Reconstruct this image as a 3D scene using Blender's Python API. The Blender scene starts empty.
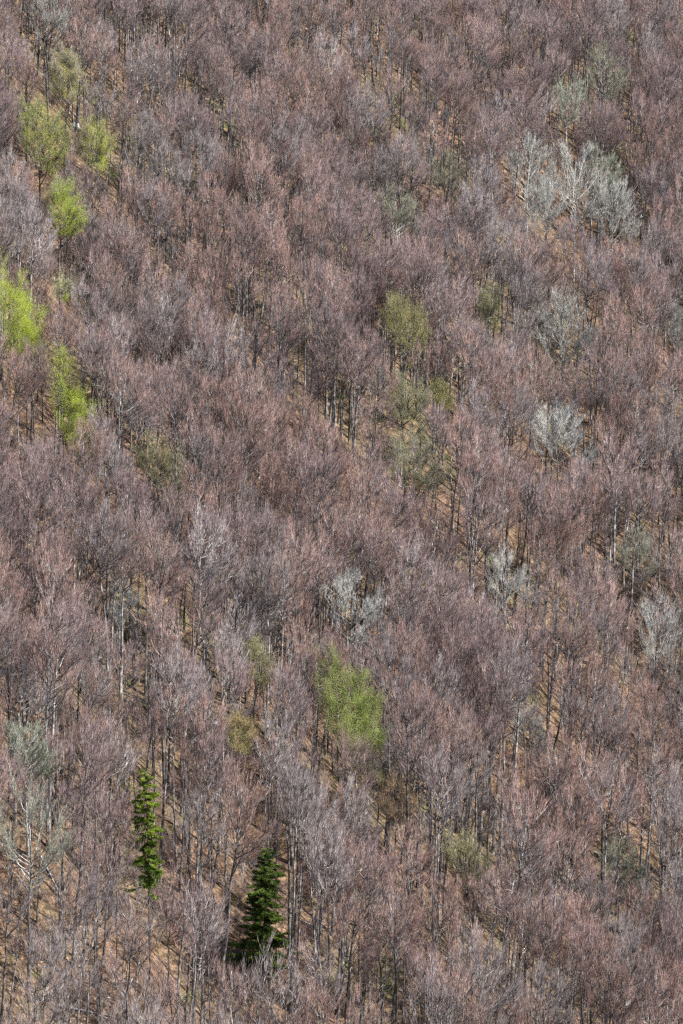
import bpy, math, random
import numpy as np
from mathutils import Vector, noise as mnoise

rad = math.radians
scene = bpy.context.scene
COL = scene.collection
RNG = np.random.default_rng(20240)

# ------------------------------------------------------------------ camera, sky, sun, exposure
W, H = 683, 1024
CAM = np.array([0.0, -610.0, 130.0])
PITCH = math.atan2(130.0, 610.0)                 # looking slightly down across the valley
VFOV = rad(13.5)
cam_data = bpy.data.cameras.new('camera')
cam = bpy.data.objects.new('camera', cam_data)
COL.objects.link(cam)
cam.location = CAM
cam.rotation_euler = (math.pi / 2 - PITCH, 0, 0)
cam_data.sensor_fit = 'VERTICAL'
cam_data.sensor_height = 36
cam_data.lens = 18 / math.tan(VFOV / 2)
cam_data.clip_start = 1
cam_data.clip_end = 20000
scene.camera = cam

SUN_EL, SUN_AZ = 46.0, 103.0                     # azimuth clockwise from +Y: from the right, a little behind the camera
sv = Vector((math.sin(rad(SUN_AZ)) * math.cos(rad(SUN_EL)), math.cos(rad(SUN_AZ)) * math.cos(rad(SUN_EL)), math.sin(rad(SUN_EL))))
world = bpy.data.worlds.new('World')
scene.world = world
world.use_nodes = True
wn = world.node_tree
sky = wn.nodes.new('ShaderNodeTexSky')
sky.sky_type = 'NISHITA'
sky.sun_disc = False
sky.sun_elevation = rad(SUN_EL)
sky.sun_rotation = rad(SUN_AZ)
wn.nodes['Background'].inputs['Strength'].default_value = 0.14
wn.links.new(sky.outputs[0], wn.nodes['Background'].inputs['Color'])
sun_data = bpy.data.lights.new('sun', 'SUN')
sun_data.energy = 4.6
sun_data.angle = rad(0.5)
sun_data.color = (1.0, 0.95, 0.88)
sun = bpy.data.objects.new('sun', sun_data)
COL.objects.link(sun)
sun.rotation_euler = (-sv).to_track_quat('-Z', 'Y').to_euler()
scene.view_settings.view_transform = 'Standard'
scene.view_settings.look = 'None'
scene.view_settings.exposure = 0.9
scene.view_settings.gamma = 1.0
scene.view_settings.use_curve_mapping = False
scene.render.engine = 'CYCLES'
scene.cycles.use_denoising = False
scene.cycles.use_adaptive_sampling = True
scene.cycles.adaptive_threshold = 0.02
scene.cycles.max_bounces = 4
scene.cycles.diffuse_bounces = 2
scene.cycles.caustics_reflective = False
scene.cycles.caustics_refractive = False
scene.cycles.pixel_filter_type = 'BLACKMAN_HARRIS'
scene.cycles.filter_width = 1.35

# ------------------------------------------------------------------ projection helpers (to find where things stand)
FPX = (H / 2) / math.tan(VFOV / 2)
cp, sp = math.cos(PITCH), math.sin(PITCH)
FWD = np.array([0, cp, -sp]); UP = np.array([0, sp, cp]); RIGHT = np.array([1.0, 0, 0])

def project(p):
    d = np.asarray(p, float) - CAM
    z = d @ FWD
    return W / 2 + FPX * (d @ RIGHT) / z, H / 2 - FPX * (d @ UP) / z, z

# ------------------------------------------------------------------ terrain
DOWN = np.array([0.8, -0.6])                   # downhill: to the right and towards the valley
def height(x, y):
    x = np.asarray(x, float); y = np.asarray(y, float)
    hill = -0.66 * 320 * np.tanh(x / 320) + 0.5 * np.where(y > 0, 420 * np.tanh(y / 420), y)
    u = x * 0.6 + y * 0.8                        # across the fall line
    v = x * 0.8 - y * 0.6
    fine = np.exp(-((np.abs(x) / 260) ** 4 + (np.abs(y) / 330) ** 4))
    hill = hill + fine * (2.6 * np.sin(u * 0.105 + 0.8 * np.sin(v * 0.021)) + 2.1 * np.sin(u * 0.25 + v * 0.018 + 1.3)
                   + 1.4 * np.sin(v * 0.055 + 0.9 * np.sin(u * 0.04)) + 0.4 * np.sin(u * 0.41 + 2 * np.sin(v * 0.11)) + 0.25 * np.sin(v * 0.5 + u * 0.2))
    near = 122 - 0.62 * (y + 610) * 1.0 - 0.05 * x
    near = np.where(y < -610, 122 + 60 * np.tanh(-(y + 610) / 200), near)
    k = 18.0
    m = np.maximum(hill, near)
    return m + k * np.log(np.exp((hill - m) / k) + np.exp((near - m) / k)) * (1 - fine)

def hz(x, y): return float(height(x, y))

def base_for(px, py, lift):
    """ground point whose point 'lift' metres above it is seen at pixel (px,py)"""
    d = FWD + RIGHT * ((px - W / 2) / FPX) + UP * ((H / 2 - py) / FPX)
    lo, hi = 300.0, 1100.0
    for _ in range(50):
        mid = (lo + hi) / 2
        p = CAM + d * mid
        if p[2] - lift > hz(p[0], p[1]): lo = mid
        else: hi = mid
    p = CAM + d * lo
    return p[0], p[1], hz(p[0], p[1])

# ------------------------------------------------------------------ materials
def new_mat(name, rough=0.9):
    m = bpy.data.materials.new(name); m.use_nodes = True
    nt = m.node_tree
    b = nt.nodes['Principled BSDF']
    b.inputs['Roughness'].default_value = rough
    b.inputs['Specular IOR Level'].default_value = 0.25
    return m, nt, b

def ramp(nt, stops, src=None):
    r = nt.nodes.new('ShaderNodeValToRGB')
    e = r.color_ramp.elements
    while len(e) < len(stops): e.new(0.5)
    for el, (p, c) in zip(e, stops):
        el.position = p; el.color = (*c, 1)
    if src is not None: nt.links.new(src, r.inputs[0])
    return r

def noise_node(nt, scale, detail=3, coord='Object'):
    tc = nt.nodes.new('ShaderNodeTexCoord')
    n = nt.nodes.new('ShaderNodeTexNoise')
    n.inputs['Scale'].default_value = scale
    n.inputs['Detail'].default_value = detail
    nt.links.new(tc.outputs[coord], n.inputs['Vector'])
    return n

def mix(nt, fac, a, b, mode='MIX'):
    m = nt.nodes.new('ShaderNodeMix'); m.data_type = 'RGBA'; m.blend_type = mode
    for sock, v in ((m.inputs[0], fac), (m.inputs[6], a), (m.inputs[7], b)):
        if hasattr(v, 'links'): nt.links.new(v, sock)
        elif isinstance(v, (int, float)): sock.default_value = v
        else: sock.default_value = (*v, 1)
    return m.outputs[2]

def twig_mat(name, dark, light, spread=0.3):
    m, nt, b = new_mat(name, 0.75)
    n = noise_node(nt, 1.7, 3)
    r = ramp(nt, [(0.36, dark), (0.64, light)], n.outputs[0])
    oi = nt.nodes.new('ShaderNodeObjectInfo')
    v = ramp(nt, [(0, (1 - spread,) * 3), (1, (1 + spread * 0.6,) * 3)], oi.outputs['Random'])
    nt.links.new(mix(nt, 1.0, r.outputs[0], v.outputs[0], 'MULTIPLY'), b.inputs['Base Color'])
    return m

def bark_mat(name, dark, mid, light):
    m, nt, b = new_mat(name, 0.85)
    n = noise_node(nt, 1.6, 6)
    r = ramp(nt, [(0.32, dark), (0.5, mid), (0.68, light)], n.outputs[0])
    oi = nt.nodes.new('ShaderNodeObjectInfo')
    v = ramp(nt, [(0, (0.4,) * 3), (0.6, (0.9,) * 3), (1, (1.5,) * 3)], oi.outputs['Random'])
    nt.links.new(mix(nt, 1.0, r.outputs[0], v.outputs[0], 'MULTIPLY'), b.inputs['Base Color'])
    bp = nt.nodes.new('ShaderNodeBump'); bp.inputs['Strength'].default_value = 0.5; bp.inputs['Distance'].default_value = 0.05
    n2 = noise_node(nt, 9, 4)
    nt.links.new(n2.outputs[0], bp.inputs['Height']); nt.links.new(bp.outputs[0], b.inputs['Normal'])
    return m

TONES = ['mauve', 'russet', 'grey_brown']
TWIG = {'mauve': twig_mat('twig_mauve', (0.165, 0.114, 0.106), (0.66, 0.495, 0.46)),
        'russet': twig_mat('twig_russet', (0.19, 0.118, 0.098), (0.70, 0.49, 0.415)),
        'grey_brown': twig_mat('twig_grey_brown', (0.16, 0.13, 0.12), (0.70, 0.61, 0.575)),
        'silver': twig_mat('twig_silver', (0.27, 0.26, 0.225), (0.74, 0.72, 0.645), 0.08),
        'white': twig_mat('twig_white', (0.42, 0.41, 0.37), (0.90, 0.885, 0.82), 0.05),
        'lichen': twig_mat('twig_lichen', (0.22, 0.23, 0.165), (0.62, 0.63, 0.50), 0.1),
        'moss': twig_mat('twig_moss', (0.20, 0.195, 0.13), (0.48, 0.46, 0.34), 0.12),
        'olive': twig_mat('twig_olive', (0.17, 0.15, 0.09), (0.46, 0.42, 0.25), 0.15),
        'straw': twig_mat('twig_straw', (0.22, 0.15, 0.09), (0.62, 0.46, 0.29), 0.1)}
BARK = bark_mat('bark_grey', (0.04, 0.034, 0.031), (0.165, 0.15, 0.14), (0.48, 0.47, 0.445))
BARK_PALE = bark_mat('bark_pale', (0.22, 0.21, 0.19), (0.42, 0.42, 0.39), (0.60, 0.60, 0.57))
BARK_DARK = bark_mat('bark_dark', (0.05, 0.04, 0.032), (0.10, 0.08, 0.065), (0.19, 0.16, 0.13))

def leaf_mat(name, dark, light, trans=0.35):
    m, nt, b = new_mat(name, 0.55)
    n = noise_node(nt, 0.8, 3)
    r = ramp(nt, [(0.33, dark), (0.66, light)], n.outputs[0])
    nt.links.new(r.outputs[0], b.inputs['Base Color'])
    t = nt.nodes.new('ShaderNodeBsdfTranslucent')
    nt.links.new(mix(nt, 1.0, r.outputs[0], (1.25, 1.15, 0.6), 'MULTIPLY'), t.inputs['Color'])
    ms = nt.nodes.new('ShaderNodeMixShader'); ms.inputs[0].default_value = trans
    nt.links.new(b.outputs[0], ms.inputs[1]); nt.links.new(t.outputs[0], ms.inputs[2])
    nt.links.new(ms.outputs[0], nt.nodes['Material Output'].inputs['Surface'])
    return m
LEAF = {'lime': leaf_mat('leaf_lime', (0.36, 0.47, 0.045), (0.54, 0.63, 0.10)),
        'green': leaf_mat('leaf_green', (0.29, 0.37, 0.10), (0.43, 0.49, 0.18)),
        'dull': leaf_mat('leaf_dull', (0.38, 0.39, 0.13), (0.55, 0.53, 0.22)),
        'faint': leaf_mat('leaf_faint', (0.38, 0.39, 0.18), (0.55, 0.55, 0.28))}
NEEDLE = leaf_mat('needle_dark', (0.02, 0.042, 0.008), (0.13, 0.19, 0.026), 0.08)
NEEDLE_M = leaf_mat('needle_mid', (0.035, 0.06, 0.008), (0.25, 0.33, 0.035), 0.1)
NEEDLE_L = leaf_mat('needle_light', (0.12, 0.19, 0.025), (0.30, 0.42, 0.06), 0.12)

def ground_mat():
    m, nt, b = new_mat('leaf_litter', 0.95)
    big = noise_node(nt, 0.045, 5); med = noise_node(nt, 0.35, 6); fine = noise_node(nt, 3.2, 5)
    litter = ramp(nt, [(0.30, (0.06, 0.04, 0.028)), (0.46, (0.13, 0.084, 0.055)), (0.62, (0.24, 0.16, 0.105)), (0.76, (0.40, 0.30, 0.21))], fine.outputs[0])
    straw = ramp(nt, [(0.3, (0.08, 0.058, 0.036)), (0.55, (0.18, 0.135, 0.082)), (0.75, (0.34, 0.265, 0.165))], fine.outputs[0])
    grass = ramp(nt, [(0.3, (0.055, 0.06, 0.022)), (0.6, (0.125, 0.135, 0.045)), (0.8, (0.22, 0.22, 0.08))], fine.outputs[0])
    m1 = ramp(nt, [(0.46, (0, 0, 0)), (0.60, (1, 1, 1))], big.outputs[0])
    m2 = ramp(nt, [(0.56, (0, 0, 0)), (0.66, (1, 1, 1))], med.outputs[0])
    c = mix(nt, m1.outputs[0], litter.outputs[0], straw.outputs[0])
    mm = nt.nodes.new('ShaderNodeMath'); mm.operation = 'MULTIPLY'
    nt.links.new(m2.outputs[0], mm.inputs[0]); nt.links.new(m1.outputs[0], mm.inputs[1])
    c = mix(nt, mm.outputs[0], c, grass.outputs[0])
    mot = noise_node(nt, 1.1, 6)
    mv = ramp(nt, [(0.36, (0.42, 0.38, 0.36)), (0.52, (0.95, 0.92, 0.9)), (0.68, (1.45, 1.4, 1.3))], mot.outputs[0])
    c = mix(nt, 1.0, c, mv.outputs[0], 'MULTIPLY')
    nt.links.new(c, b.inputs['Base Color'])
    bp = nt.nodes.new('ShaderNodeBump'); bp.inputs['Strength'].default_value = 0.8; bp.inputs['Distance'].default_value = 0.25
    nt.links.new(fine.outputs[0], bp.inputs['Height']); nt.links.new(bp.outputs[0], b.inputs['Normal'])
    return m

# ------------------------------------------------------------------ mesh helpers
class MB:
    def __init__(self): self.v = []; self.f = []; self.n = 0
    def add(self, v, f):
        self.v.append(np.asarray(v, float)); self.f.append(np.asarray(f, int) + self.n); self.n += len(v)
    def tube(self, pts, r, sides=5):
        pts = np.asarray(pts, float); r = np.asarray(r, float); k = len(pts)
        t = np.gradient(pts, axis=0); t /= np.linalg.norm(t, axis=1)[:, None] + 1e-9
        ref = np.array([1.0, 0, 0]) if abs(t[0, 0]) < 0.8 else np.array([0, 1.0, 0])
        a = np.cross(t, ref); a /= np.linalg.norm(a, axis=1)[:, None] + 1e-9
        b = np.cross(t, a)
        ang = np.arange(sides) * 2 * math.pi / sides
        v = pts[:, None] + r[:, None, None] * (a[:, None] * np.cos(ang)[None, :, None] + b[:, None] * np.sin(ang)[None, :, None])
        v = v.reshape(-1, 3)
        i = np.arange(k - 1)[:, None] * sides; j = np.arange(sides)[None]; jn = (j + 1) % sides
        q = np.stack([i + j, i + sides + j, i + sides + jn, i + jn], -1).reshape(-1, 4)
        f = np.concatenate([q[:, [0, 1, 2]], q[:, [0, 2, 3]]])
        v = np.vstack([v, pts[0], pts[-1]])
        c0, c1 = k * sides, k * sides + 1
        jj = np.arange(sides)
        f = np.concatenate([f, np.stack([np.full(sides, c0), jj, (jj + 1) % sides], -1),
                            np.stack([np.full(sides, c1), (k - 1) * sides + (jj + 1) % sides, (k - 1) * sides + jj], -1)])
        self.add(v, f)
    def strands(self, B, T, r, rng):
        """three-sided tapering twigs from B to T"""
        n = len(B)
        if n == 0: return
        d = T - B; d /= np.linalg.norm(d, axis=1)[:, None] + 1e-9
        a = np.cross(d, rng.normal(size=(n, 3))); a /= np.linalg.norm(a, axis=1)[:, None] + 1e-9
        b = np.cross(d, a)
        r = np.broadcast_to(r, (n,))[:, None]
        v = np.stack([B + a * r, B + (-0.5 * a + 0.866 * b) * r, B + (-0.5 * a - 0.866 * b) * r, T], 1).reshape(-1, 3)
        i = np.arange(n)[:, None] * 4
        f = np.concatenate([i + [0, 1, 3], i + [1, 2, 3], i + [2, 0, 3]])
        self.add(v, f)
    def leaves(self, P, size, rng, up=0.5):
        """folded four-cornered leaf sprays"""
        n = len(P)
        if n == 0: return
        nn = rng.normal(size=(n, 3)); nn[:, 2] += up; nn /= np.linalg.norm(nn, axis=1)[:, None]
        a = np.cross(nn, rng.normal(size=(n, 3))); a /= np.linalg.norm(a, axis=1)[:, None]
        b = np.cross(nn, a)
        s = (size * rng.uniform(0.6, 1.3, n))[:, None]
        v = np.stack([P - a * s, P + b * s * 0.6 + nn * s * 0.25, P + a * s, P - b * s * 0.6 + nn * s * 0.25], 1).reshape(-1, 3)
        i = np.arange(n)[:, None] * 4
        self.add(v, np.concatenate([i + [0, 1, 2], i + [0, 2, 3]]))
    def mesh(self, name, mat, smooth=False):
        return build_mesh(name, [(self, mat)], smooth)

def build_mesh(name, parts, smooth=False):
    me = bpy.data.meshes.new(name)
    vs, fs, mi, off = [], [], [], 0
    for k, (mb, mat) in enumerate(parts):
        v = np.vstack(mb.v); f = np.vstack(mb.f)
        vs.append(v); fs.append(f + off); mi.append(np.full(len(f), k)); off += len(v)
        me.materials.append(mat)
    v = np.vstack(vs).astype(np.float32); f = np.vstack(fs).astype(np.int32); mi = np.concatenate(mi).astype(np.int32)
    me.vertices.add(len(v)); me.vertices.foreach_set('co', v.ravel())
    me.loops.add(len(f) * 3); me.loops.foreach_set('vertex_index', f.ravel())
    me.polygons.add(len(f)); me.polygons.foreach_set('loop_start', np.arange(len(f), dtype=np.int32) * 3)
    me.polygons.foreach_set('material_index', mi)
    me.polygons.foreach_set('use_smooth', np.full(len(f), smooth))
    me.update(calc_edges=True)
    return me

def link(name, data, parent=None, loc=(0, 0, 0), rz=0.0, sc=1.0):
    o = bpy.data.objects.new(name, data); COL.objects.link(o)
    o.parent = parent; o.location = loc; o.rotation_euler = (0, 0, rz); o.scale = (sc,) * 3
    return o

def tag(o, label, cat, group=None):
    o['label'] = label; o['category'] = cat
    if group: o['group'] = group
    return o

def norm(a): return a / (np.linalg.norm(a, axis=-1, keepdims=True) + 1e-9)

# ------------------------------------------------------------------ terrain mesh: one sheet, fine where the forest is seen
def axis(fine0, fine1, step, far0, far1):
    a = list(np.arange(fine0, fine1 + 1e-6, step))
    s, p = step, fine1
    while p < far1: s *= 1.35; p += s; a.append(p)
    s, p = step, fine0
    while p > far0: s *= 1.35; p -= s; a.insert(0, p)
    return np.array(a)
gx = axis(-75, 80, 1.0, -2200, 2200); gy = axis(-150, 190, 1.0, -2200, 2600)
X, Y = np.meshgrid(gx, gy)
Z = height(X, Y)
g = np.random.default_rng(5)
fz = np.exp(-((np.abs(X) / 90) ** 6 + (np.abs(Y - 15) / 190) ** 6))
Z = Z + fz * g.normal(0, 0.06, Z.shape)
gv = np.stack([X, Y, Z], -1).reshape(-1, 3)
nx, ny = len(gx), len(gy)
ii = (np.arange(ny - 1)[:, None] * nx + np.arange(nx - 1)[None]).ravel()
mb = MB(); mb.add(gv, np.concatenate([np.stack([ii, ii + 1, ii + nx + 1], -1), np.stack([ii, ii + nx + 1, ii + nx], -1)]))
terrain = link('hillside_terrain', mb.mesh('hillside_terrain', ground_mat(), True))
terrain['kind'] = 'structure'

# ------------------------------------------------------------------ tree builders
D3 = np.array([DOWN[0], DOWN[1], 0.0])

def bez(a, c, b, k):
    t = np.linspace(0, 1, k)[:, None]
    return (1 - t) ** 2 * a + 2 * t * (1 - t) * c + t * t * b

def grow_tree(seed, Ht, a, b, zc, n_limb=18, n_br=7, n_tw=5, n_tl=3, r0=0.2, tilt=0.35, off=0.8, tw_r=0.0185, twig_len=1.55, spray=0.16, droop=0.0, fork=False):
    """returns dict of MBs: trunk, limbs (list), crown; and twig tips"""
    rng = np.random.default_rng(seed)
    trunk = MB(); limbs = []; crown = MB(); branch = MB()
    k = 13
    t = np.linspace(0, 1, k)
    zz = -0.9 + t * (Ht * 0.93 + 0.9)
    sway = np.cumsum(rng.normal(0, 0.17, (k, 2)), axis=0) * t[:, None] + DOWN * (off * 0.8 * t[:, None] ** 2)
    tp = np.column_stack([sway, zz])
    tr = r0 * (1 - 0.86 * t ** 1.1); tr[0] *= 1.45; tr[1] *= 1.05
    trunk.tube(tp, tr, 7)
    def trunk_at(z):
        q = np.array([np.interp(z, zz, tp[:, 0]), np.interp(z, zz, tp[:, 1]), z])
        return q, np.interp(z, zz, tr)
    if fork:
        z0 = zc - b * rng.uniform(0.9, 1.3); p0, rr = trunk_at(z0)
        az = rng.uniform(0, 6.28)
        e = np.array([math.cos(az) * a * 0.45, math.sin(az) * a * 0.45, 0]) + [p0[0], p0[1], Ht * 0.9]
        c = p0 + np.array([math.cos(az) * a * 0.45, math.sin(az) * a * 0.45, (Ht - z0) * 0.35])
        m = MB(); m.tube(bez(p0, c, e, 8), np.linspace(rr * 0.8, 0.03, 8), 5); limbs.append(m)
    cen = np.array([DOWN[0] * off, DOWN[1] * off, zc])
    # end points of limbs on the crown's dome
    bB, bT, bR = [], [], []
    for i in range(n_limb):
        u = rng.uniform(-0.45, 1.0)
        az = i * 2.39996 + rng.normal(0, 0.5)
        h = math.sqrt(max(0, 1 - u * u))
        s = rng.uniform(0.62, 0.95)
        e = np.array([a * h * math.cos(az) * s, a * h * math.sin(az) * s, b * u * s])
        e[2] -= tilt * (e @ D3)
        E = cen + e
        hd = math.hypot(e[0], e[1])
        zs = E[2] - max(0.8, hd / math.tan(rad(rng.uniform(27, 52))))
        zs = float(np.clip(zs, (zc - b) * 0.82, Ht * 0.9))
        S, rr = trunk_at(zs)
        c = S + (E - S) * np.array([0.6, 0.6, 0.36]) + rng.normal(0, 0.2, 3)
        P = bez(S, c, E, 7)
        P[1:-1] += rng.normal(0, 0.09, (5, 3))
        L = np.linalg.norm(E - S)
        lr = min(rr * 0.7, 0.02 * L + 0.03)
        m = MB(); m.tube(P, np.linspace(lr, 0.026, 7), 5); limbs.append(m)
        nb = max(4, int(n_br * (0.6 + 0.4 * L / 5)))
        tt = rng.uniform(0.28, 1.0, nb) ** 0.8; tt[0] = 1
        ip = tt * 6; i0 = np.minimum(ip.astype(int), 5); fr = (ip - i0)[:, None]
        B = P[i0] * (1 - fr) + P[i0 + 1] * fr
        tan = norm(P[i0 + 1] - P[i0])
        outd = norm(B - cen - [0, 0, -b * 0.3])
        d = norm(0.75 * tan + 0.45 * outd + rng.normal(0, 0.36, (nb, 3)) + np.array([0, 0, 0.5]) + D3 * 0.12)
        ln = rng.uniform(0.9, 2.3, nb) * (a / 3.2) ** 0.5
        bB.append(B); bT.append(B + d * ln[:, None]); bR.append(np.full(nb, 0.022))
    bB = np.vstack(bB); bT = np.vstack(bT)
    nb = len(bB)
    mid = (bB + bT) / 2 + rng.normal(0, 0.12, (nb, 3))
    branch.strands(bB, mid, 0.042, rng); branch.strands(mid - (mid - bB) * 0.35, bT, 0.03, rng)
    # twigs
    q = np.repeat(np.arange(nb), n_tw); n = len(q)
    s = rng.uniform(0.1, 1.0, n)[:, None]
    B = bB[q] * (1 - s) + bT[q] * s + rng.normal(0, 0.05, (n, 3))
    bd = norm(bT - bB)[q]
    d = norm(bd * 0.75 + rng.normal(0, spray, (n, 3)) * 1.2 + np.array([0, 0, 0.62 - droop]) + D3 * 0.13)
    ln = (rng.uniform(0.45, 1.25, n) * twig_len)[:, None]
    T = B + d * ln
    crown.strands(B, T, rng.uniform(0.7, 1.2, n) * tw_r, rng)
    q2 = np.repeat(np.arange(n), n_tl); n2 = len(q2)
    s = rng.uniform(0.25, 0.95, n2)[:, None]
    B2 = B[q2] * (1 - s) + T[q2] * s
    d2 = norm(d[q2] * 0.8 + rng.normal(0, spray * 1.25, (n2, 3)) + np.array([0, 0, 0.45 - droop]) + D3 * 0.08)
    T2 = B2 + d2 * (rng.uniform(0.3, 0.8, n2) * twig_len * 0.75)[:, None]
    crown.strands(B2, T2, rng.uniform(0.65, 1.1, n2) * tw_r * 0.68, rng)
    # a few thin dead shoots low on the trunk
    ns = rng.integers(3, 9)
    for z in rng.uniform(Ht * 0.18, zc - b * 0.7, ns):
        p, rr = trunk_at(z); az = rng.uniform(0, 6.28)
        dd = np.array([math.cos(az), math.sin(az), rng.uniform(0.1, 0.8)]) * rng.uniform(0.6, 1.6)
        m = np.vstack([p, p + dd]); crown.strands(m[:1], m[1:], 0.025, rng)
        for _ in range(4):
            s0 = p + dd * rng.uniform(0.4, 1)
            crown.strands(s0[None], (s0 + rng.normal(0, 0.3, 3) + [0, 0, 0.2])[None], 0.012, rng)
    return dict(branch=branch, trunk=trunk, limbs=limbs, crown=crown, tips=T2, tipb=B2, H=Ht, a=a, b=b, zc=zc, cen=cen, rng=rng)

def join(mbs):
    r = MB()
    for m in mbs:
        for v, f in zip(m.v, m.f): pass
        off = r.n
        r.add(np.vstack(m.v), np.vstack(m.f))
    return r

class Variant: pass
def finish(t, name, bark, twig, split=False):
    v = Variant(); v.__dict__.update(H=t['H'], a=t['a'], b=t['b'], zc=t['zc'], cen=t['cen'])
    whole = join([t['trunk']] + t['limbs'])
    v.whole = whole.mesh(name + '_trunk', bark, True)
    v.trunk = t['trunk'].mesh(name + '_stem', bark, True)
    v.limbs = [m.mesh(name + '_limb', bark, True) for m in t['limbs']] if split else []
    v.crown = build_mesh(name + '_crown', [(t['crown'], twig), (t['branch'], bark)])
    v.raw = (join([whole, t['branch']]), t['crown'])
    v.leaf = None
    return v

# beech variants: (height, crown half width, crown half height, crown centre height)
BEECH = []
vr = np.random.default_rng(77)
for i in range(15):
    big = i % 5
    Ht = [25, 22, 27, 19, 23.5][big] + vr.uniform(-1.2, 1.2)
    a = [2.45, 2.1, 3.0, 1.6, 2.15][big] * vr.uniform(0.92, 1.1)
    b = [3.9, 3.4, 4.2, 3.6, 4.7][big] * vr.uniform(0.92, 1.08)
    t = grow_tree(100 + i, Ht, a, b, Ht - b * 0.98, n_limb=[17, 15, 20, 11, 17][big], r0=[0.22, 0.18, 0.26, 0.13, 0.19][big],
                  tilt=vr.uniform(0.55, 0.95), off=vr.uniform(0.4, 1.2), fork=(i % 4 == 1))
    v = finish(t, 'beech', BARK, TWIG[TONES[i // 5]], True)
    v.kind = ['tall', 'mid-sized', 'big', 'slender young', 'long-crowned'][big]; v.tone = i // 5
    BEECH.append(v)

for i in range(6):
    Ht = vr.uniform(15, 23); a = vr.uniform(1.5, 2.3); b = vr.uniform(3.6, 5.2)
    t = grow_tree(160 + i, Ht, a, b, Ht - b, n_limb=9, n_br=5, n_tw=4, n_tl=2, r0=vr.uniform(0.14, 0.24), tilt=0.2, off=0.3)
    tone = [2, 0, 2, 1, 0, 2][i]
    v = finish(t, 'pole', BARK, TWIG[TONES[tone]], True); v.kind = 'thin open-crowned'; v.tone = tone
    BEECH.append(v)

# ------------------------------------------------------------------ trees that stand out (pixel of crown centre, crown half size in px)
def special(seed, w, h, twig, bark, Ht=None, leaf=None, n_leaf=0, side=0.0, leaf_size=0.054, twr=0.016, n_tl=3, n_tw=11, n_limb=19, tilt=0.6, scale=0.145, r0=0.19, spray=0.3, n_br=9, split=False):
    a, b = w * scale, h * scale
    Ht = Ht or (b * 2 + 10)
    n_limb = int(n_limb * 1.45)
    a *= 1.08; b *= 1.05
    t = grow_tree(seed, Ht, a, b, Ht - b, n_limb=n_limb, n_tl=n_tl, n_tw=n_tw, tw_r=twr, tilt=tilt, r0=r0, off=0.5, spray=spray, n_br=n_br, twig_len=0.95)
    v = finish(t, 'special', bark, twig, split)
    if leaf:
        n_leaf = int(n_leaf * 4.4)
        rng = t['rng']; tips = np.vstack([t['tips'], (t['tips'] + t['tipb']) / 2, t['tipb']])
        w_ = (tips - t['cen']) @ np.array([0.95, -0.2, 0.25]) / a
        p = 1 / (1 + np.exp(-(w_ * 3.0 * side))) if side else np.ones(len(tips))
        p = p / p.sum()
        n1 = n_leaf // 2
        ix = rng.choice(len(tips), n1, p=p)
        m = MB(); m.leaves(tips[ix] + rng.normal(0, 0.2, (n1, 3)), leaf_size, rng)
        e = norm(rng.normal(0, 1, (n_leaf * 2, 3))) * (rng.uniform(0.35, 1.0, n_leaf * 2) ** 0.5)[:, None]
        e = e[e[:, 2] > -0.6] * np.array([a, a, b])
        e *= np.array([0.86 + 0.45 * mnoise.noise(Vector(q / (np.linalg.norm(q) + 1e-6) * 1.9 + seed)) for q in e])[:, None]
        lump = np.array([mnoise.noise(Vector(q * 0.8)) for q in e])
        w_ = e @ np.array([0.95, -0.2, 0.25]) / a
        keep = rng.random(len(e)) < np.clip(0.5 + 1.0 * lump, 0.06, 1) / (1 + np.exp(-w_ * 2.4 * side))
        e = e[keep]; e = e[:int(n1 * 0.8)]
        e[:, 2] -= tilt * (e @ D3)
        m.leaves(t['cen'] + e, leaf_size, rng)
        v.leaf = m.mesh('special_leaves', leaf)
    return v

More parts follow.
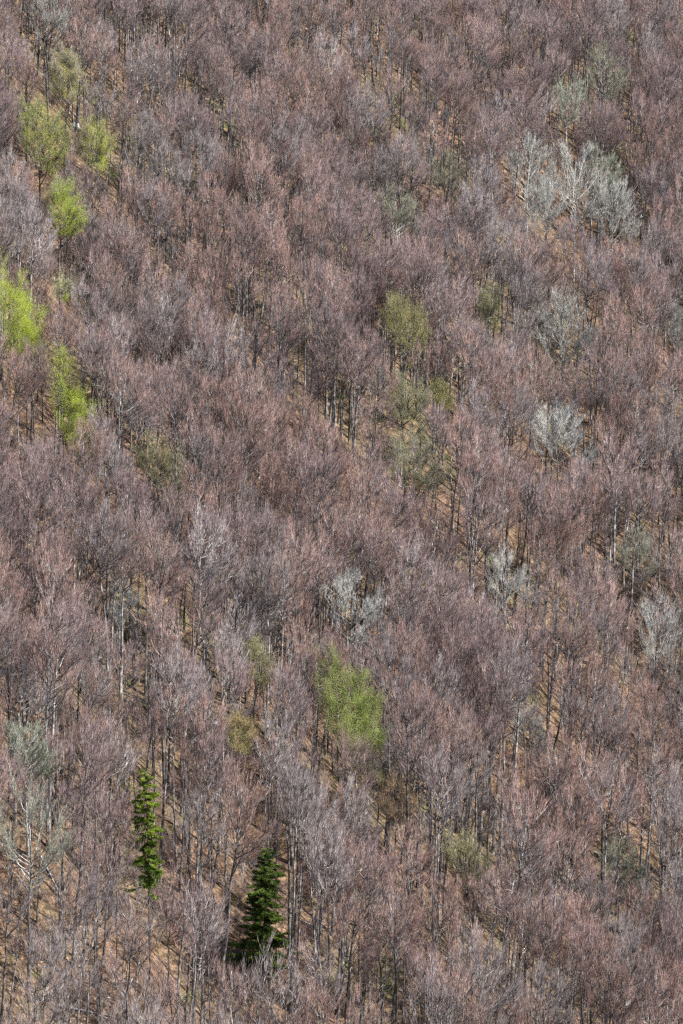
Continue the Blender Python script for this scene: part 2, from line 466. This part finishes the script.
LIME, GREEN, DULL, FAINT = LEAF['lime'], LEAF['green'], LEAF['dull'], LEAF['faint']
SPECIAL = [
 # px, py, half w, half h, kind, label, short phrase, params
 (66, 82, 16, 26, 'lime', 'small thin yellow-green tree topmost in the leafing cluster near the top left corner', 'topmost leafing tree', dict(twig='grey_brown', leaf=DULL, n_leaf=4000, leaf_size=0.054)),
 (42, 138, 28, 36, 'lime', 'broad lime-green leafing tree, widest of the cluster in the upper left', 'broad upper lime tree', dict(twig='grey_brown', leaf=LIME, n_leaf=4300, leaf_size=0.054)),
 (95, 150, 18, 28, 'lime', 'narrow lime-green leafing tree just right of the broad lime one in the upper left cluster', 'narrow upper lime tree', dict(twig='mauve', leaf=LIME, n_leaf=3000, leaf_size=0.054, side=0.5)),
 (62, 214, 20, 30, 'lime', 'lime-green tree leafing brightly on one side, lowest of the upper left cluster', 'one-sided lime tree', dict(twig='grey_brown', leaf=LIME, n_leaf=5200, side=1.2)),
 (6, 312, 37, 34, 'lime', 'dense bright lime-green tree cut off by the left edge of the photo', 'left-edge lime tree', dict(twig='mauve', leaf=LIME, n_leaf=10000, side=1.4, tilt=0.9)),
 (66, 404, 27, 28, 'lime', 'long slanting bright lime-green tree below the lime tree on the left edge', 'slanting lime tree', dict(twig='mauve', leaf=LIME, n_leaf=8000, side=2.0, tilt=1.9)),
 (62, 292, 8, 15, 'lime', 'tiny sapling with a few lime-green leaves right of the left edge lime tree', 'lime sapling', dict(twig='grey_brown', leaf=LIME, n_leaf=700, n_limb=7, Ht=13, r0=0.1)),
 (405, 330, 23, 32, 'olive', 'rounded olive-green tree standing alone in the upper middle of the slope', 'olive tree', dict(twig='olive', leaf=DULL, n_leaf=3200)),
 (348, 712, 35, 33, 'lime', 'soft light green leafing tree alone in the middle of the lower slope', 'light green tree', dict(twig='olive', leaf=GREEN, n_leaf=15000, side=0.8, tilt=1.6)),
 (408, 405, 21, 27, 'olive', 'dull grey-green tree below the rounded olive tree', 'dull green tree', dict(twig='moss', leaf=FAINT, n_leaf=1500)),
 (441, 399, 9, 12, 'olive', 'small yellow-green treetop beside the dull grey-green tree', 'yellow-green treetop', dict(twig='olive', leaf=DULL, n_leaf=1500, n_limb=9, r0=0.1, Ht=15)),
 (414, 468, 24, 28, 'olive', 'greenish grey tree below the dull grey-green one, mid slope', 'greenish grey tree', dict(twig='moss', leaf=FAINT, n_leaf=1200)),
 (240, 738, 13, 16, 'olive', 'small pale yellow-green tree left of the light green tree', 'pale yellow-green tree', dict(twig='straw', leaf=DULL, n_leaf=1500, n_limb=12, r0=0.12, Ht=17)),
 (258, 668, 14, 22, 'olive', 'faintly greening thin tree above the small pale yellow-green one', 'faintly greening tree', dict(twig='olive', leaf=FAINT, n_leaf=1300, n_limb=13)),
 (160, 466, 22, 28, 'olive', 'faint olive tree on the left, below and right of the slanting lime tree', 'faint olive tree', dict(twig='olive', leaf=FAINT, n_leaf=900)),
 (466, 862, 26, 22, 'olive', 'faint green tree low on the right half of the slope', 'faint green tree', dict(twig='olive', leaf=FAINT, n_leaf=700)),
 (396, 806, 18, 24, 'olive', 'tan-yellow bare tree below and right of the light green tree', 'tan-yellow tree', dict(twig='straw')),
 (490, 312, 13, 24, 'olive', 'narrow tree with green tinged stem in the upper right, left of a silvery crown', 'green-stemmed tree', dict(twig='moss', leaf=FAINT, n_leaf=1500, n_limb=12)),
 (565, 335, 29, 36, 'pale', 'large silvery bare tree with many upright limbs in the upper right', 'large silvery tree', dict(twig='silver', bark=1, twr=0.028)),
 (560, 440, 36, 32, 'pale', 'nearly white bare tree, the palest on the slope, right of centre', 'white tree', dict(twig='white', bark=1, twr=0.03, n_tw=13, n_limb=22)),
 (530, 172, 26, 34, 'pale', 'pale lichen-grey bare tree, first of the pale patch near the top right', 'first lichen-grey tree', dict(twig='silver', bark=1, twr=0.025)),
 (577, 186, 28, 36, 'pale', 'pale lichen-grey bare tree in the middle of the patch near the top right', 'middle lichen-grey tree', dict(twig='silver', bark=1, twr=0.026)),
 (616, 216, 24, 34, 'pale', 'pale lichen-grey bare tree, lowest of the patch near the top right', 'lowest lichen-grey tree', dict(twig='silver', bark=1, twr=0.025)),
 (548, 212, 22, 26, 'pale', 'pale lichen-grey bare tree below the first of the patch near the top right', 'lower lichen-grey tree', dict(twig='silver', bark=1, twr=0.024)),
 (604, 178, 20, 28, 'pale', 'pale lichen-grey bare tree up and right of the patch middle near the top right', 'upper lichen-grey tree', dict(twig='lichen', bark=1, twr=0.024)),
 (352, 612, 31, 33, 'pale', 'pale grey domed bare tree near the centre, above the light green tree', 'pale domed tree', dict(twig='white', bark=1, twr=0.025)),
 (605, 78, 22, 30, 'pale', 'greenish grey bare tree with a dark stem close to the top right', 'dark-stemmed grey tree', dict(twig='moss', bark=0)),
 (570, 105, 16, 28, 'pale', 'narrow pale grey bare tree left of the dark-stemmed grey one at the top right', 'narrow pale tree', dict(twig='lichen', bark=1)),
 (400, 218, 20, 24, 'pale', 'small pale greenish grey bare tree in the upper middle', 'small pale tree', dict(twig='moss', bark=1, twr=0.025)),
 (448, 180, 18, 26, 'pale', 'thin grey-green bare tree up and right of the small pale greenish one', 'thin grey-green tree', dict(twig='moss', bark=0)),
 (507, 584, 20, 28, 'pale', 'small silvery bare tree with open limbs, right of the pale domed tree', 'small silvery tree', dict(twig='silver', bark=1, n_tw=8)),
 (658, 640, 24, 44, 'pale', 'tall pale grey bare tree near the right edge, mid slope', 'tall pale right-edge tree', dict(twig='silver', bark=1, n_tw=8)),
 (636, 560, 16, 30, 'pale', 'thin whitish bare tree beside the open stems on the right edge', 'thin whitish tree', dict(twig='lichen', bark=1, n_tw=8)),
 (676, 328, 14, 24, 'pale', 'whitish bare tree cut by the right edge in the upper half', 'whitish right-edge tree', dict(twig='silver', bark=1)),
 (30, 752, 23, 26, 'pale', 'pale greenish rounded bare tree at the lower left edge', 'pale greenish tree', dict(twig='lichen', bark=1, twr=0.025)),
 (30, 836, 42, 44, 'pale', 'wide pale tree with spreading whitish limbs in the lower left', 'wide whitish tree', dict(twig='lichen', bark=1, n_tw=8, n_tl=2, n_limb=18, twr=0.021, Ht=25, r0=0.26, scale=0.125, split=True)),
 (528, 734, 20, 28, 'pale', 'grey bare tree with pale limbs in the lower right half', 'pale-limbed grey tree', dict(twig='silver', bark=1, n_tw=7)),
 (124, 612, 14, 28, 'pale', 'narrow bluish grey bare tree left of centre', 'bluish grey tree', dict(twig='silver', bark=1, n_tw=7, n_limb=13)),
 (624, 866, 20, 24, 'pale', 'pale greenish bare tree at the lower right beside an opening', 'lower right pale tree', dict(twig='lichen', bark=1, n_tw=8)),
 (475, 816, 20, 26, 'pale', 'grey bare tree with dark upright limbs above the faint green tree', 'dark-limbed grey tree', dict(twig='grey_brown', bark=0)),
 (50, 28, 18, 30, 'pale', 'bluish pale bare tree in the top left corner', 'bluish pale tree', dict(twig='silver', bark=0, n_tw=7)),
]
landmarks = []      # placed things: dict(px,py,z,x,y,hw,hh,obj)
occupied = []       # (x,y,r) on the ground
columns = []        # spruces: no stem right in front
clear = []          # screen ellipses to keep open in front: px,py,hw,hh,depth

GROUPS = {'lime': ('leafing_tree', 'tree', 'trees in young leaf'), 'olive': ('greenish_tree', 'tree', 'faintly greening trees'), 'pale': ('pale_bare_tree', 'tree', 'pale bare trees')}
for i, (px, py, hw, hh, kind, label, short, kw) in enumerate(SPECIAL):
    kw = dict(kw); twig = TWIG[kw.pop('twig')]; bark = BARK_PALE if kw.pop('bark', 0) else BARK
    # metres per pixel at that spot
    x, y, z = base_for(px, py, 17)
    mpp = project((x, y, z + 17))[2] / FPX
    kw.setdefault('scale', mpp)
    v = special(900 + i, hw, hh, twig, bark, **kw)
    x, y, z = base_for(px - v.cen[0] / mpp, py, v.zc)
    nm, cat, grp = GROUPS[kind]
    e = tag(link(nm, None, None, (x, y, z)), label, cat, grp)
    if v.limbs:
        tk = link('trunk', v.trunk, e)
        for m in v.limbs: link('limb', m, e)
    else: link('trunk', v.whole, e)
    link('crown', v.crown, e)
    if v.leaf: link('foliage', v.leaf, e)
    zz = project((x, y, z + v.zc))[2]
    landmarks.append(dict(px=px, py=py, short='the ' + short))
    occupied.append((x, y, 2.8)); clear.append((px, py, hw, hh, zz))

# ------------------------------------------------------------------ spruces
def spruce(seed, Ht, half, z_low, narrow=False, r0=0.2):
    rng = np.random.default_rng(seed)
    tk = MB(); t = np.linspace(0, 1, 10)
    tk.tube(np.column_stack([0.1 * np.sin(t * 3), 0.08 * np.cos(t * 4), -0.9 + t * (Ht + 0.8)]), r0 * (1 - 0.93 * t), 7)
    cr = MB(); lo = MB(); br = MB()
    z = z_low
    while z < Ht - 0.25:
        f = (Ht - z) / (Ht - z_low)
        R = half * (0.12 + 0.88 * (min(1, f * 3.6) ** 0.8 if narrow else f ** 0.62))
        for az in np.linspace(0, 2 * math.pi, (8 if narrow else 10) if f > 0.15 else 6, endpoint=False) + rng.uniform(0, 6):
            az += rng.normal(0, 0.25)
            if rng.random() < (0.34 if narrow else 0.16): continue
            L = R * rng.uniform(0.6, 1.12) * (1.0 + 0.95 * mnoise.noise(Vector((math.cos(az) * 1.3 + seed, math.sin(az) * 1.3, z * 0.55))))
            hd = np.array([math.cos(az), math.sin(az), 0])
            s = np.linspace(0, 1, 6)
            dz = (-0.30 * s + 0.18 * s ** 2.5) * L * (1.2 * f + 0.1) + rng.normal(0, 0.05)
            P = np.column_stack([np.outer(s * L, hd[:2]), min(z + rng.uniform(-0.8, 0.6), Ht - 0.3) + dz])
            br.tube(P, np.linspace(0.035, 0.008, 6), 3)
            n = int(70 + 170 * L)
            q = rng.uniform(0.12, 1, n) ** 0.7
            B = np.column_stack([np.interp(q, s, P[:, j]) for j in range(3)])
            side = np.cross(hd, [0, 0, 1]) * rng.choice([-1, 1], n)[:, None]
            d = norm(hd * 0.7 + side * rng.uniform(0.1, 1.0, n)[:, None] + np.array([0, 0, -0.45]) + rng.normal(0, 0.34, (n, 3)))
            tl = (rng.uniform(0.22, 0.55, n) * (0.6 + 0.4 * min(1, L)))[:, None]
            tgt = lo if (narrow and f > 0.72) else cr
            tgt.strands(B, B + d * tl, rng.uniform(0.025, 0.055, n), rng)
        z += rng.uniform(0.34, 0.52)
    for zz in rng.uniform(2.0, z_low, 14):
        az = rng.uniform(0, 6.28); B = np.array([[0, 0, zz]]); d = np.array([[math.cos(az), math.sin(az), -0.25]])
        br.strands(B, B + d * rng.uniform(0.6, 1.6), 0.03, rng)
    cr.strands(np.array([[0, 0, Ht - 0.9]]), np.array([[0, 0, Ht + 0.5]]), 0.05, rng)
    return tk, br, cr, lo

def place_spruce(seed, px, ptop, Ht, half, z_low, narrow, label, short, hpx, hwpx):
    x, y, z = base_for(px, ptop, Ht)
    tk, br, cr, lo = spruce(seed, Ht, half, z_low, narrow)
    e = tag(link('spruce_tree', None, None, (x, y, z)), label, 'tree', 'spruces in the bare wood')
    e.rotation_euler = (0, -0.015 if narrow else 0.07, 0.4)
    link('trunk', tk.mesh('spruce_trunk', BARK_DARK, True), e)
    link('bough_wood', br.mesh('spruce_boughs', BARK_DARK), e)['kind'] = 'stuff'
    link('crown', cr.mesh('spruce_crown', NEEDLE_M if narrow else NEEDLE), e)
    if lo.n:
        o = link('lower_crown', lo.mesh('spruce_lower_crown', NEEDLE_L), e); o['label'] = 'lighter yellow-green lower boughs'
    zz = project((x, y, z + Ht * .6))[2]
    landmarks.append(dict(px=px, py=ptop + hpx / 2, short=short)); occupied.append((x, y, 2.6))
    columns.append((px, ptop, ptop + hpx, zz))
    for k in range(4): clear.append((px, ptop + hpx * (0.1 + 0.25 * k), hwpx, 14, zz))
place_spruce(41, 148, 768, 23.5, 1.65, 8.6, True, 'narrow columnar green spruce with lighter lower boughs in the lower left', 'the narrow green spruce', 124, 22)
place_spruce(42, 259, 848, 17.5, 3.5, 3.0, False, 'dark green conical spruce, lowest and fullest evergreen on the slope', 'the dark conical spruce', 104, 32)

# ------------------------------------------------------------------ where the bare beeches stand
GAPS = [(195, 835, 24, 50), (105, 955, 60, 42), (40, 940, 35, 35), (655, 548, 22, 48), (668, 590, 16, 30), (375, 985, 34, 26), (172, 60, 16, 22), (110, 75, 14, 18),
        (455, 500, 14, 18), (350, 790, 10, 14), (600, 862, 20, 14), (120, 700, 12, 14), (300, 60, 10, 14), (245, 330, 12, 16), (150, 300, 12, 16), (78, 122, 8, 10), (560, 480, 12, 18), (675, 880, 12, 14)]
cell = {}
def near_ok(x, y, r):
    cx, cy = int(x // 3), int(y // 3); k = int(r // 3) + 1
    for i in range(cx - k, cx + k + 1):
        for j in range(cy - k, cy + k + 1):
            for (u, v, s) in cell.get((i, j), ()):
                if (u - x) ** 2 + (v - y) ** 2 < (0.5 * (r + s)) ** 2: return False
    return True
def put(x, y, r): cell.setdefault((int(x // 3), int(y // 3)), []).append((x, y, r))
for (x, y, r) in occupied: put(x, y, r * 1.5)

pr = np.random.default_rng(11)
trees = []
XY = np.column_stack([pr.uniform(-105, 110, 42000), pr.uniform(-200, 230, 42000)])
for x, y in XY:
    fu, fv = x * 0.6 + y * 0.8, x * 0.8 - y * 0.6
    dn = mnoise.noise(Vector((fu * 0.085, fv * 0.014, 3.1)))
    zf = float(np.clip((hz(x, y) + 60) / 130, 0, 1.15)); r = (2.5 + 1.1 * dn + 0.85 * math.sin(fu * 0.72 + 3.0 * mnoise.noise(Vector((fu * 0.02, fv * 0.03, 1.5)))) + pr.uniform(-0.6, 0.6)) * (1.05 - 0.34 * zf)
    if not near_ok(x, y, r): continue
    tn = mnoise.noise(Vector((fu * 0.045 + 40, fv * 0.013, 9.0))) * 1.6 + pr.normal(0, 0.55) + 0.3 * (x / 50) + 0.1 
    tone = 0 if tn < 0.05 else (1 if tn < 0.75 else 2)
    if pr.random() < 0.12: tone = 2
    qx, qy, _ = project((x, y, hz(x, y) + 17))
    for (rx, ry, rw, rh) in ((640, 710, 80, 60), (280, 470, 90, 70), (480, 560, 60, 50), (230, 250, 80, 70)):
        if ((qx - rx) / rw) ** 2 + ((qy - ry) / rh) ** 2 < 1 and pr.random() < 0.7: tone = 1
    vi = tone * 5 + int(pr.choice(5, p=[0.24, 0.22, 0.18, 0.16, 0.20]))
    if pr.random() < 0.13: vi = 15 + int(pr.integers(0, 6)); tone = BEECH[vi].tone
    v = BEECH[vi]; sc = pr.uniform(0.74, 1.16) * (1.06 - 0.36 * zf)
    if qx < 330 and qy > 840: sc *= 1.1
    z = hz(x, y)
    px, py, d = project((x + v.cen[0] * sc, y + v.cen[1] * sc, z + v.zc * sc))
    if not (-130 < px < W + 130 and -150 < py < H + 230): continue
    k = FPX / d
    hw, hh = v.a * sc * k * 1.1, v.b * sc * k * 1.05
    bad = False
    for (gx_, gy_, gw, gh) in GAPS:
        if px < 330 and py > 885 and pr.random() < 0.09: bad = True; break
        if ((px - gx_) / (gw * 0.7 + hw * 0.3)) ** 2 + ((py - gy_) / (gh * 0.7 + hh * 0.3)) ** 2 < 1: bad = True; break
    if bad:
        if pr.random() < (0.4 if (px < 330 and py > 885) else 0.1): continue
        vi = 15 + int(pr.integers(0, 6)); v = BEECH[vi]; tone = v.tone
        px, py, d = project((x + v.cen[0] * sc, y + v.cen[1] * sc, z + v.zc * sc))
        hw, hh = v.a * sc * k * 1.1, v.b * sc * k * 1.05
        bad = False
    if any(d < cd + 10 and abs(px - cx_) < 22 and c0_ - 70 < py < c1_ for (cx_, c0_, c1_, cd) in columns): continue
    for (lx, ly, lw, lh, ld) in clear:
        if d < ld + 6 and ((px - lx) / (lw * 1.0 + hw * 0.75)) ** 2 + ((py - ly) / (lh * 1.0 + hh * 0.75)) ** 2 < 1: bad = True; break
    if bad: continue
    put(x, y, r)
    trees.append(dict(lx=pr.normal(0, 0.035), ly=pr.normal(0.02, 0.04), x=x, y=y, z=z, v=vi, s=sc, rz=pr.normal(0, 0.4), px=px, py=py, d=d, hw=hw, hh=hh, tone=tone))

# which of them show largest: paint the crowns front to back on a half-size sheet
order = sorted(range(len(trees)), key=lambda i: trees[i]['d'])
sheet = np.zeros((H // 2, W // 2), bool)
for i in order:
    t = trees[i]
    x0, x1 = int(max(0, (t['px'] - t['hw']) / 2)), int(min(W // 2, (t['px'] + t['hw']) / 2 + 1))
    y0, y1 = int(max(0, (t['py'] - t['hh']) / 2)), int(min(H // 2, (t['py'] + t['hh']) / 2 + 1))
    t['area'] = 0
    if x1 <= x0 or y1 <= y0: continue
    gyy, gxx = np.mgrid[y0:y1, x0:x1]
    m = ((gxx * 2 - t['px']) / t['hw']) ** 2 + ((gyy * 2 - t['py']) / t['hh']) ** 2 < 1
    t['area'] = int((m & ~sheet[y0:y1, x0:x1]).sum())
    sheet[y0:y1, x0:x1] |= m
by_area = sorted(range(len(trees)), key=lambda i: -trees[i]['area'])
chosen = [i for i in by_area if 0 < trees[i]['px'] < W and 0 < trees[i]['py'] < H][:300]
chosen_set = set(chosen)

# ------------------------------------------------------------------ labels that single each beech out: nth in a direction from a tree one can find
DIRS = ['right of', 'up and right of', 'above', 'up and left of', 'left of', 'down and left of', 'below', 'down and right of']
ORD = ['nearest', 'second', 'third', 'fourth', 'fifth', 'sixth', 'seventh', 'eighth', 'ninth', 'tenth', 'eleventh', 'twelfth', 'thirteenth', 'fourteenth', 'fifteenth']
buckets = {}
for i in chosen:
    t = trees[i]
    best = min(landmarks, key=lambda L: math.hypot(L['px'] - t['px'], L['py'] - t['py']))
    ang = math.atan2(best['py'] - t['py'], t['px'] - best['px'])
    sec = int(round(ang / (math.pi / 4))) % 8
    buckets.setdefault((best['short'], sec), []).append((math.hypot(best['px'] - t['px'], best['py'] - t['py']), i))
TONEW = ['mauve-brown', 'russet', 'grey-brown']
for (short, sec), lst in buckets.items():
    lst.sort()
    for n, (_, i) in enumerate(lst):
        t = trees[i]
        t['label'] = f"{TONEW[t['tone']]} {BEECH[t['v']].kind} beech {ORD[min(n, 14)]} {DIRS[sec]} {short}"

# ------------------------------------------------------------------ the individual beeches
near_cut = sorted(trees[i]['d'] for i in chosen)[45]
for i in chosen:
    t = trees[i]; v = BEECH[t['v']]
    e = tag(link('beech_tree', None, None, (t['x'], t['y'], t['z']), t['rz'], t['s']), t['label'], 'tree', 'bare beeches on the hillside')
    e.rotation_euler = (t['lx'], t['ly'], t['rz'])
    if t['d'] <= near_cut:
        link('trunk', v.trunk, e)
        for m in v.limbs: link('limb', m, e)
    else: link('trunk', v.whole, e)
    link('crown', v.crown, e)

# ------------------------------------------------------------------ the rest of the wood and the undergrowth: one object each
def scatter(name, pts, variants_meshes, label, cat):
    lib = bpy.data.collections.new(name + '_kinds')
    for k, me in enumerate(variants_meshes):
        lib.objects.link(bpy.data.objects.new(f'{name}_kind.{k:03d}', me))
    me = bpy.data.meshes.new(name)
    me.vertices.add(len(pts))
    me.vertices.foreach_set('co', np.array([p[:3] for p in pts], dtype=np.float32).ravel())
    for an, ty, idx in (('kind_index', 'INT', 3), ('turn', 'FLOAT', 4), ('size', 'FLOAT', 5), ('lean_x', 'FLOAT', 6), ('lean_y', 'FLOAT', 7)):
        at = me.attributes.new(an, ty, 'POINT')
        at.data.foreach_set('value', np.array([p[idx] for p in pts], dtype=np.int32 if ty == 'INT' else np.float32))
    o = link(name, me)
    o['kind'] = 'stuff'; tag(o, label, cat)
    ng = bpy.data.node_groups.new(name + '_scatter', 'GeometryNodeTree')
    ng.interface.new_socket('Geometry', in_out='INPUT', socket_type='NodeSocketGeometry')
    ng.interface.new_socket('Geometry', in_out='OUTPUT', socket_type='NodeSocketGeometry')
    N = ng.nodes.new
    gi, go = N('NodeGroupInput'), N('NodeGroupOutput')
    ci = N('GeometryNodeCollectionInfo'); ci.inputs['Collection'].default_value = lib
    ci.inputs['Separate Children'].default_value = True; ci.inputs['Reset Children'].default_value = True
    ip = N('GeometryNodeInstanceOnPoints'); ip.inputs['Pick Instance'].default_value = True
    def attr(n, ty):
        a = N('GeometryNodeInputNamedAttribute'); a.data_type = ty; a.inputs['Name'].default_value = n
        return a.outputs[0]
    L = ng.links.new
    L(gi.outputs[0], ip.inputs['Points']); L(ci.outputs[0], ip.inputs['Instance'])
    L(attr('kind_index', 'INT'), ip.inputs['Instance Index'])
    cx = N('ShaderNodeCombineXYZ'); L(attr('lean_x', 'FLOAT'), cx.inputs[0]); L(attr('lean_y', 'FLOAT'), cx.inputs[1]); L(attr('turn', 'FLOAT'), cx.inputs[2]); L(cx.outputs[0], ip.inputs['Rotation'])
    L(attr('size', 'FLOAT'), ip.inputs['Scale'])
    L(ip.outputs[0], go.inputs[0])
    md = o.modifiers.new('scatter', 'NODES'); md.node_group = ng
    return o

rest = [t for i, t in enumerate(trees) if i not in chosen_set]
forest_meshes = [build_mesh('forest_tree', [(v.raw[0], BARK), (v.raw[1], TWIG[TONES[v.tone]])]) for v in BEECH]
scatter('beech_forest', [(t['x'], t['y'], t['z'], t['v'], t['rz'], t['s'], t['lx'], t['ly']) for t in rest], forest_meshes,
        'remaining bare brown beech wood filling the hillside between the nearer trees', 'forest')

def shrub(seed, h):
    rng = np.random.default_rng(seed); m = MB()
    n = int(rng.integers(6, 12))
    B = np.column_stack([rng.normal(0, 0.12, (n, 2)), np.full(n, -0.2)])
    d = norm(np.column_stack([rng.normal(0, 0.33, (n, 2)) + DOWN * 0.15, np.ones(n)]))
    T = B + d * (h * rng.uniform(0.6, 1.0, n))[:, None]
    m.strands(B, T, 0.028, rng)
    for k, (cnt, ln, r) in enumerate(((9, 0.38, 0.014), (4, 0.2, 0.009))):
        q = np.repeat(np.arange(len(B)), cnt); s = rng.uniform(0.3, 1, len(q))[:, None]
        B2 = B[q] * (1 - s) + T[q] * s
        d2 = norm(norm(T - B)[q] * 0.8 + rng.normal(0, 0.42, (len(q), 3)) + [0, 0, 0.2])
        T2 = B2 + d2 * (h * ln * rng.uniform(0.5, 1.1, len(q)))[:, None]
        m.strands(B2, T2, r, rng); B, T = B2, T2
    return m
shr = []
for k in range(6):
    shr.append(shrub(300 + k, [1.6, 2.6, 4.2, 2.0, 3.2, 6.0][k]).mesh('shrub', TWIG[['mauve', 'grey_brown', 'mauve', 'grey_brown', 'russet', 'grey_brown'][k]]))
sp_pts = []
for x, y in np.column_stack([pr.uniform(-100, 105, 13000), pr.uniform(-190, 220, 13000)]):
    if mnoise.noise(Vector((x * 0.05, y * 0.05, 7.7))) + pr.normal(0, 0.35) < 0.05: continue
    z = hz(x, y); px, py, d = project((x, y, z))
    if -60 < px < W + 60 and -60 < py < H + 80: sp_pts.append((x, y, z, int(pr.integers(0, 6)), pr.uniform(-0.6, 0.6), pr.uniform(0.7, 1.2), 0.0, 0.0))
scatter('undergrowth', sp_pts, shr, 'low bare twiggy undergrowth between the beech stems', 'undergrowth')

# ------------------------------------------------------------------ fallen logs, stump, low green shrubs
def fallen_log(px, py, ang, L, r, label, mat):
    x, y, z = base_for(px, py, 0.15)
    c, s = math.cos(rad(ang)), math.sin(rad(ang))
    n = 9; P = []
    rng = np.random.default_rng(int(px * 7 + py))
    for k in range(n):
        q = (k / (n - 1) - 0.5) * L
        P.append((q * c, q * s, hz(x + q * c, y + q * s) - z + r * 0.7 + 0.05 * rng.normal()))
    P = np.array(P)
    P[:, 2] = np.maximum(P[:, 2], np.polyval(np.polyfit(np.arange(n), P[:, 2], 2), np.arange(n)))
    e = tag(link('fallen_log', None, None, (x, y, z)), label, 'log', 'fallen logs on the slope')
    m = MB(); m.tube(P, np.linspace(r, r * 0.5, n), 7); link('trunk', m.mesh('log', mat, True), e)
    for k in (3, 5, 6, 7):
        m = MB(); d = rng.normal(0, 0.5, 3) + [c * 0.5, s * 0.5, 0.7]
        m.tube([P[k], P[k] + d * 0.6, P[k] + d * 1.1 + [0, 0, 0.1]], [r * 0.3, r * 0.2, 0.015], 4)
        link('branch_stub', m.mesh('stub', mat), e)
fallen_log(88, 1011, 12, 8.5, 0.17, 'long pale fallen log lying across the slope at the bottom left', BARK_PALE)
fallen_log(52, 878, -50, 4.5, 0.12, 'short pale broken stem leaning downhill below the wide whitish tree', BARK_PALE)
fallen_log(205, 812, -35, 6, 0.14, 'dark fallen log on the orange litter between the two spruces', BARK_DARK)
fallen_log(300, 920, 20, 5, 0.12, 'grey fallen log right of the dark conical spruce', BARK)
fallen_log(662, 612, -40, 7, 0.14, 'dark fallen log in the opening at the right edge', BARK_DARK)

x, y, z = base_for(356, 1001, 0.6)
e = tag(link('root_plate', None, None, (x, y, z)), 'dark upturned root clump on the ground at the bottom beside bunched stems', 'root clump')
rng = np.random.default_rng(8)
m = MB()
nu, nv = 14, 9
vv = []
for j in range(nv):
    for i in range(nu):
        th, ph = i / nu * 2 * math.pi, j / (nv - 1) * math.pi
        rr = 1.0 + 0.28 * mnoise.noise(Vector((math.cos(th) * 2, math.sin(th) * 2, ph * 2)))
        vv.append((1.15 * rr * math.sin(ph) * math.cos(th), 0.6 * rr * math.sin(ph) * math.sin(th), 0.65 + 1.0 * rr * math.cos(ph)))
ff = []
for j in range(nv - 1):
    for i in range(nu):
        p, q, r_, s_ = j * nu + i, j * nu + (i + 1) % nu, (j + 1) * nu + (i + 1) % nu, (j + 1) * nu + i
        ff += [(p, r_, q), (p, s_, r_)]
m.add(vv, ff); link('earth_clump', m.mesh('earth_clump', BARK_DARK, False), e)
m = MB()
n = 46
d = norm(rng.normal(0, 1, (n, 3)) * [1, 0.7, 0.9]); B = d * [0.9, 0.45, 0.8] + [0, 0, 0.65]
m.strands(B, B + d * rng.uniform(0.4, 1.0, n)[:, None] + [0, 0, 0.1], 0.05, rng); link('root', m.mesh('roots', BARK_DARK), e)

def boulder(px, py, size, label):
    x, y, z = base_for(px, py, size * 0.3)
    m = MB(); vv, ff = [], []
    for j in range(8):
        for i in range(12):
            th, ph = i / 12 * 2 * math.pi, j / 7 * math.pi
            q = Vector((math.sin(ph) * math.cos(th), math.sin(ph) * math.sin(th), math.cos(ph)))
            rr = size * (0.75 + 0.35 * mnoise.noise(q * 1.6 + Vector((px, py, 0))) + 0.12 * mnoise.noise(q * 4))
            vv.append((q.x * rr * 1.25, q.y * rr, q.z * rr * 0.75 + size * 0.1))
    for j in range(7):
        for i in range(12):
            p, q, r_, s_ = j * 12 + i, j * 12 + (i + 1) % 12, (j + 1) * 12 + (i + 1) % 12, (j + 1) * 12 + i
            ff += [(p, r_, q), (p, s_, r_)]
    m.add(vv, ff)
    tag(link('boulder', m.mesh('boulder', BARK_PALE), None, (x, y, z)), label, 'rock')
boulder(75, 126, 1.1, 'pale rock on the ground between the two upper lime-green trees')

def green_shrub(px, py, h, label):
    x, y, z = base_for(px, py, h * 0.5)
    rng = np.random.default_rng(int(px)); mb = shrub(int(px) + 5, h)
    e = tag(link('green_shrub', None, None, (x, y, z)), label, 'shrub', 'low green shrubs')
    link('stem', mb.mesh('shrub_stem', TWIG['grey_brown']), e)
    V = np.vstack(mb.v)[3::4]; V = V[V[:, 2] > h * 0.35]
    m = MB(); m.leaves(V[rng.integers(0, len(V), 420)] + rng.normal(0, 0.12, (420, 3)), 0.10, rng); link('foliage', m.mesh('shrub_leaves', GREEN), e)
green_shrub(188, 1002, 2.4, 'low bright green shrub on straw-coloured ground at the bottom, left of the dark conical spruce')
green_shrub(47, 978, 1.4, 'tiny yellow-green shrub low at the bottom left below the wide whitish tree')
green_shrub(540, 535, 1.6, 'tiny green shrub on the slope below the white tree')
print('TREES', len(trees), 'in frame', sum(1 for t in trees if 0 < t['px'] < W and 0 < t['py'] < H), 'rest', len(rest), 'shrubs', len(sp_pts), 'min area', trees[chosen[-1]]['area'])
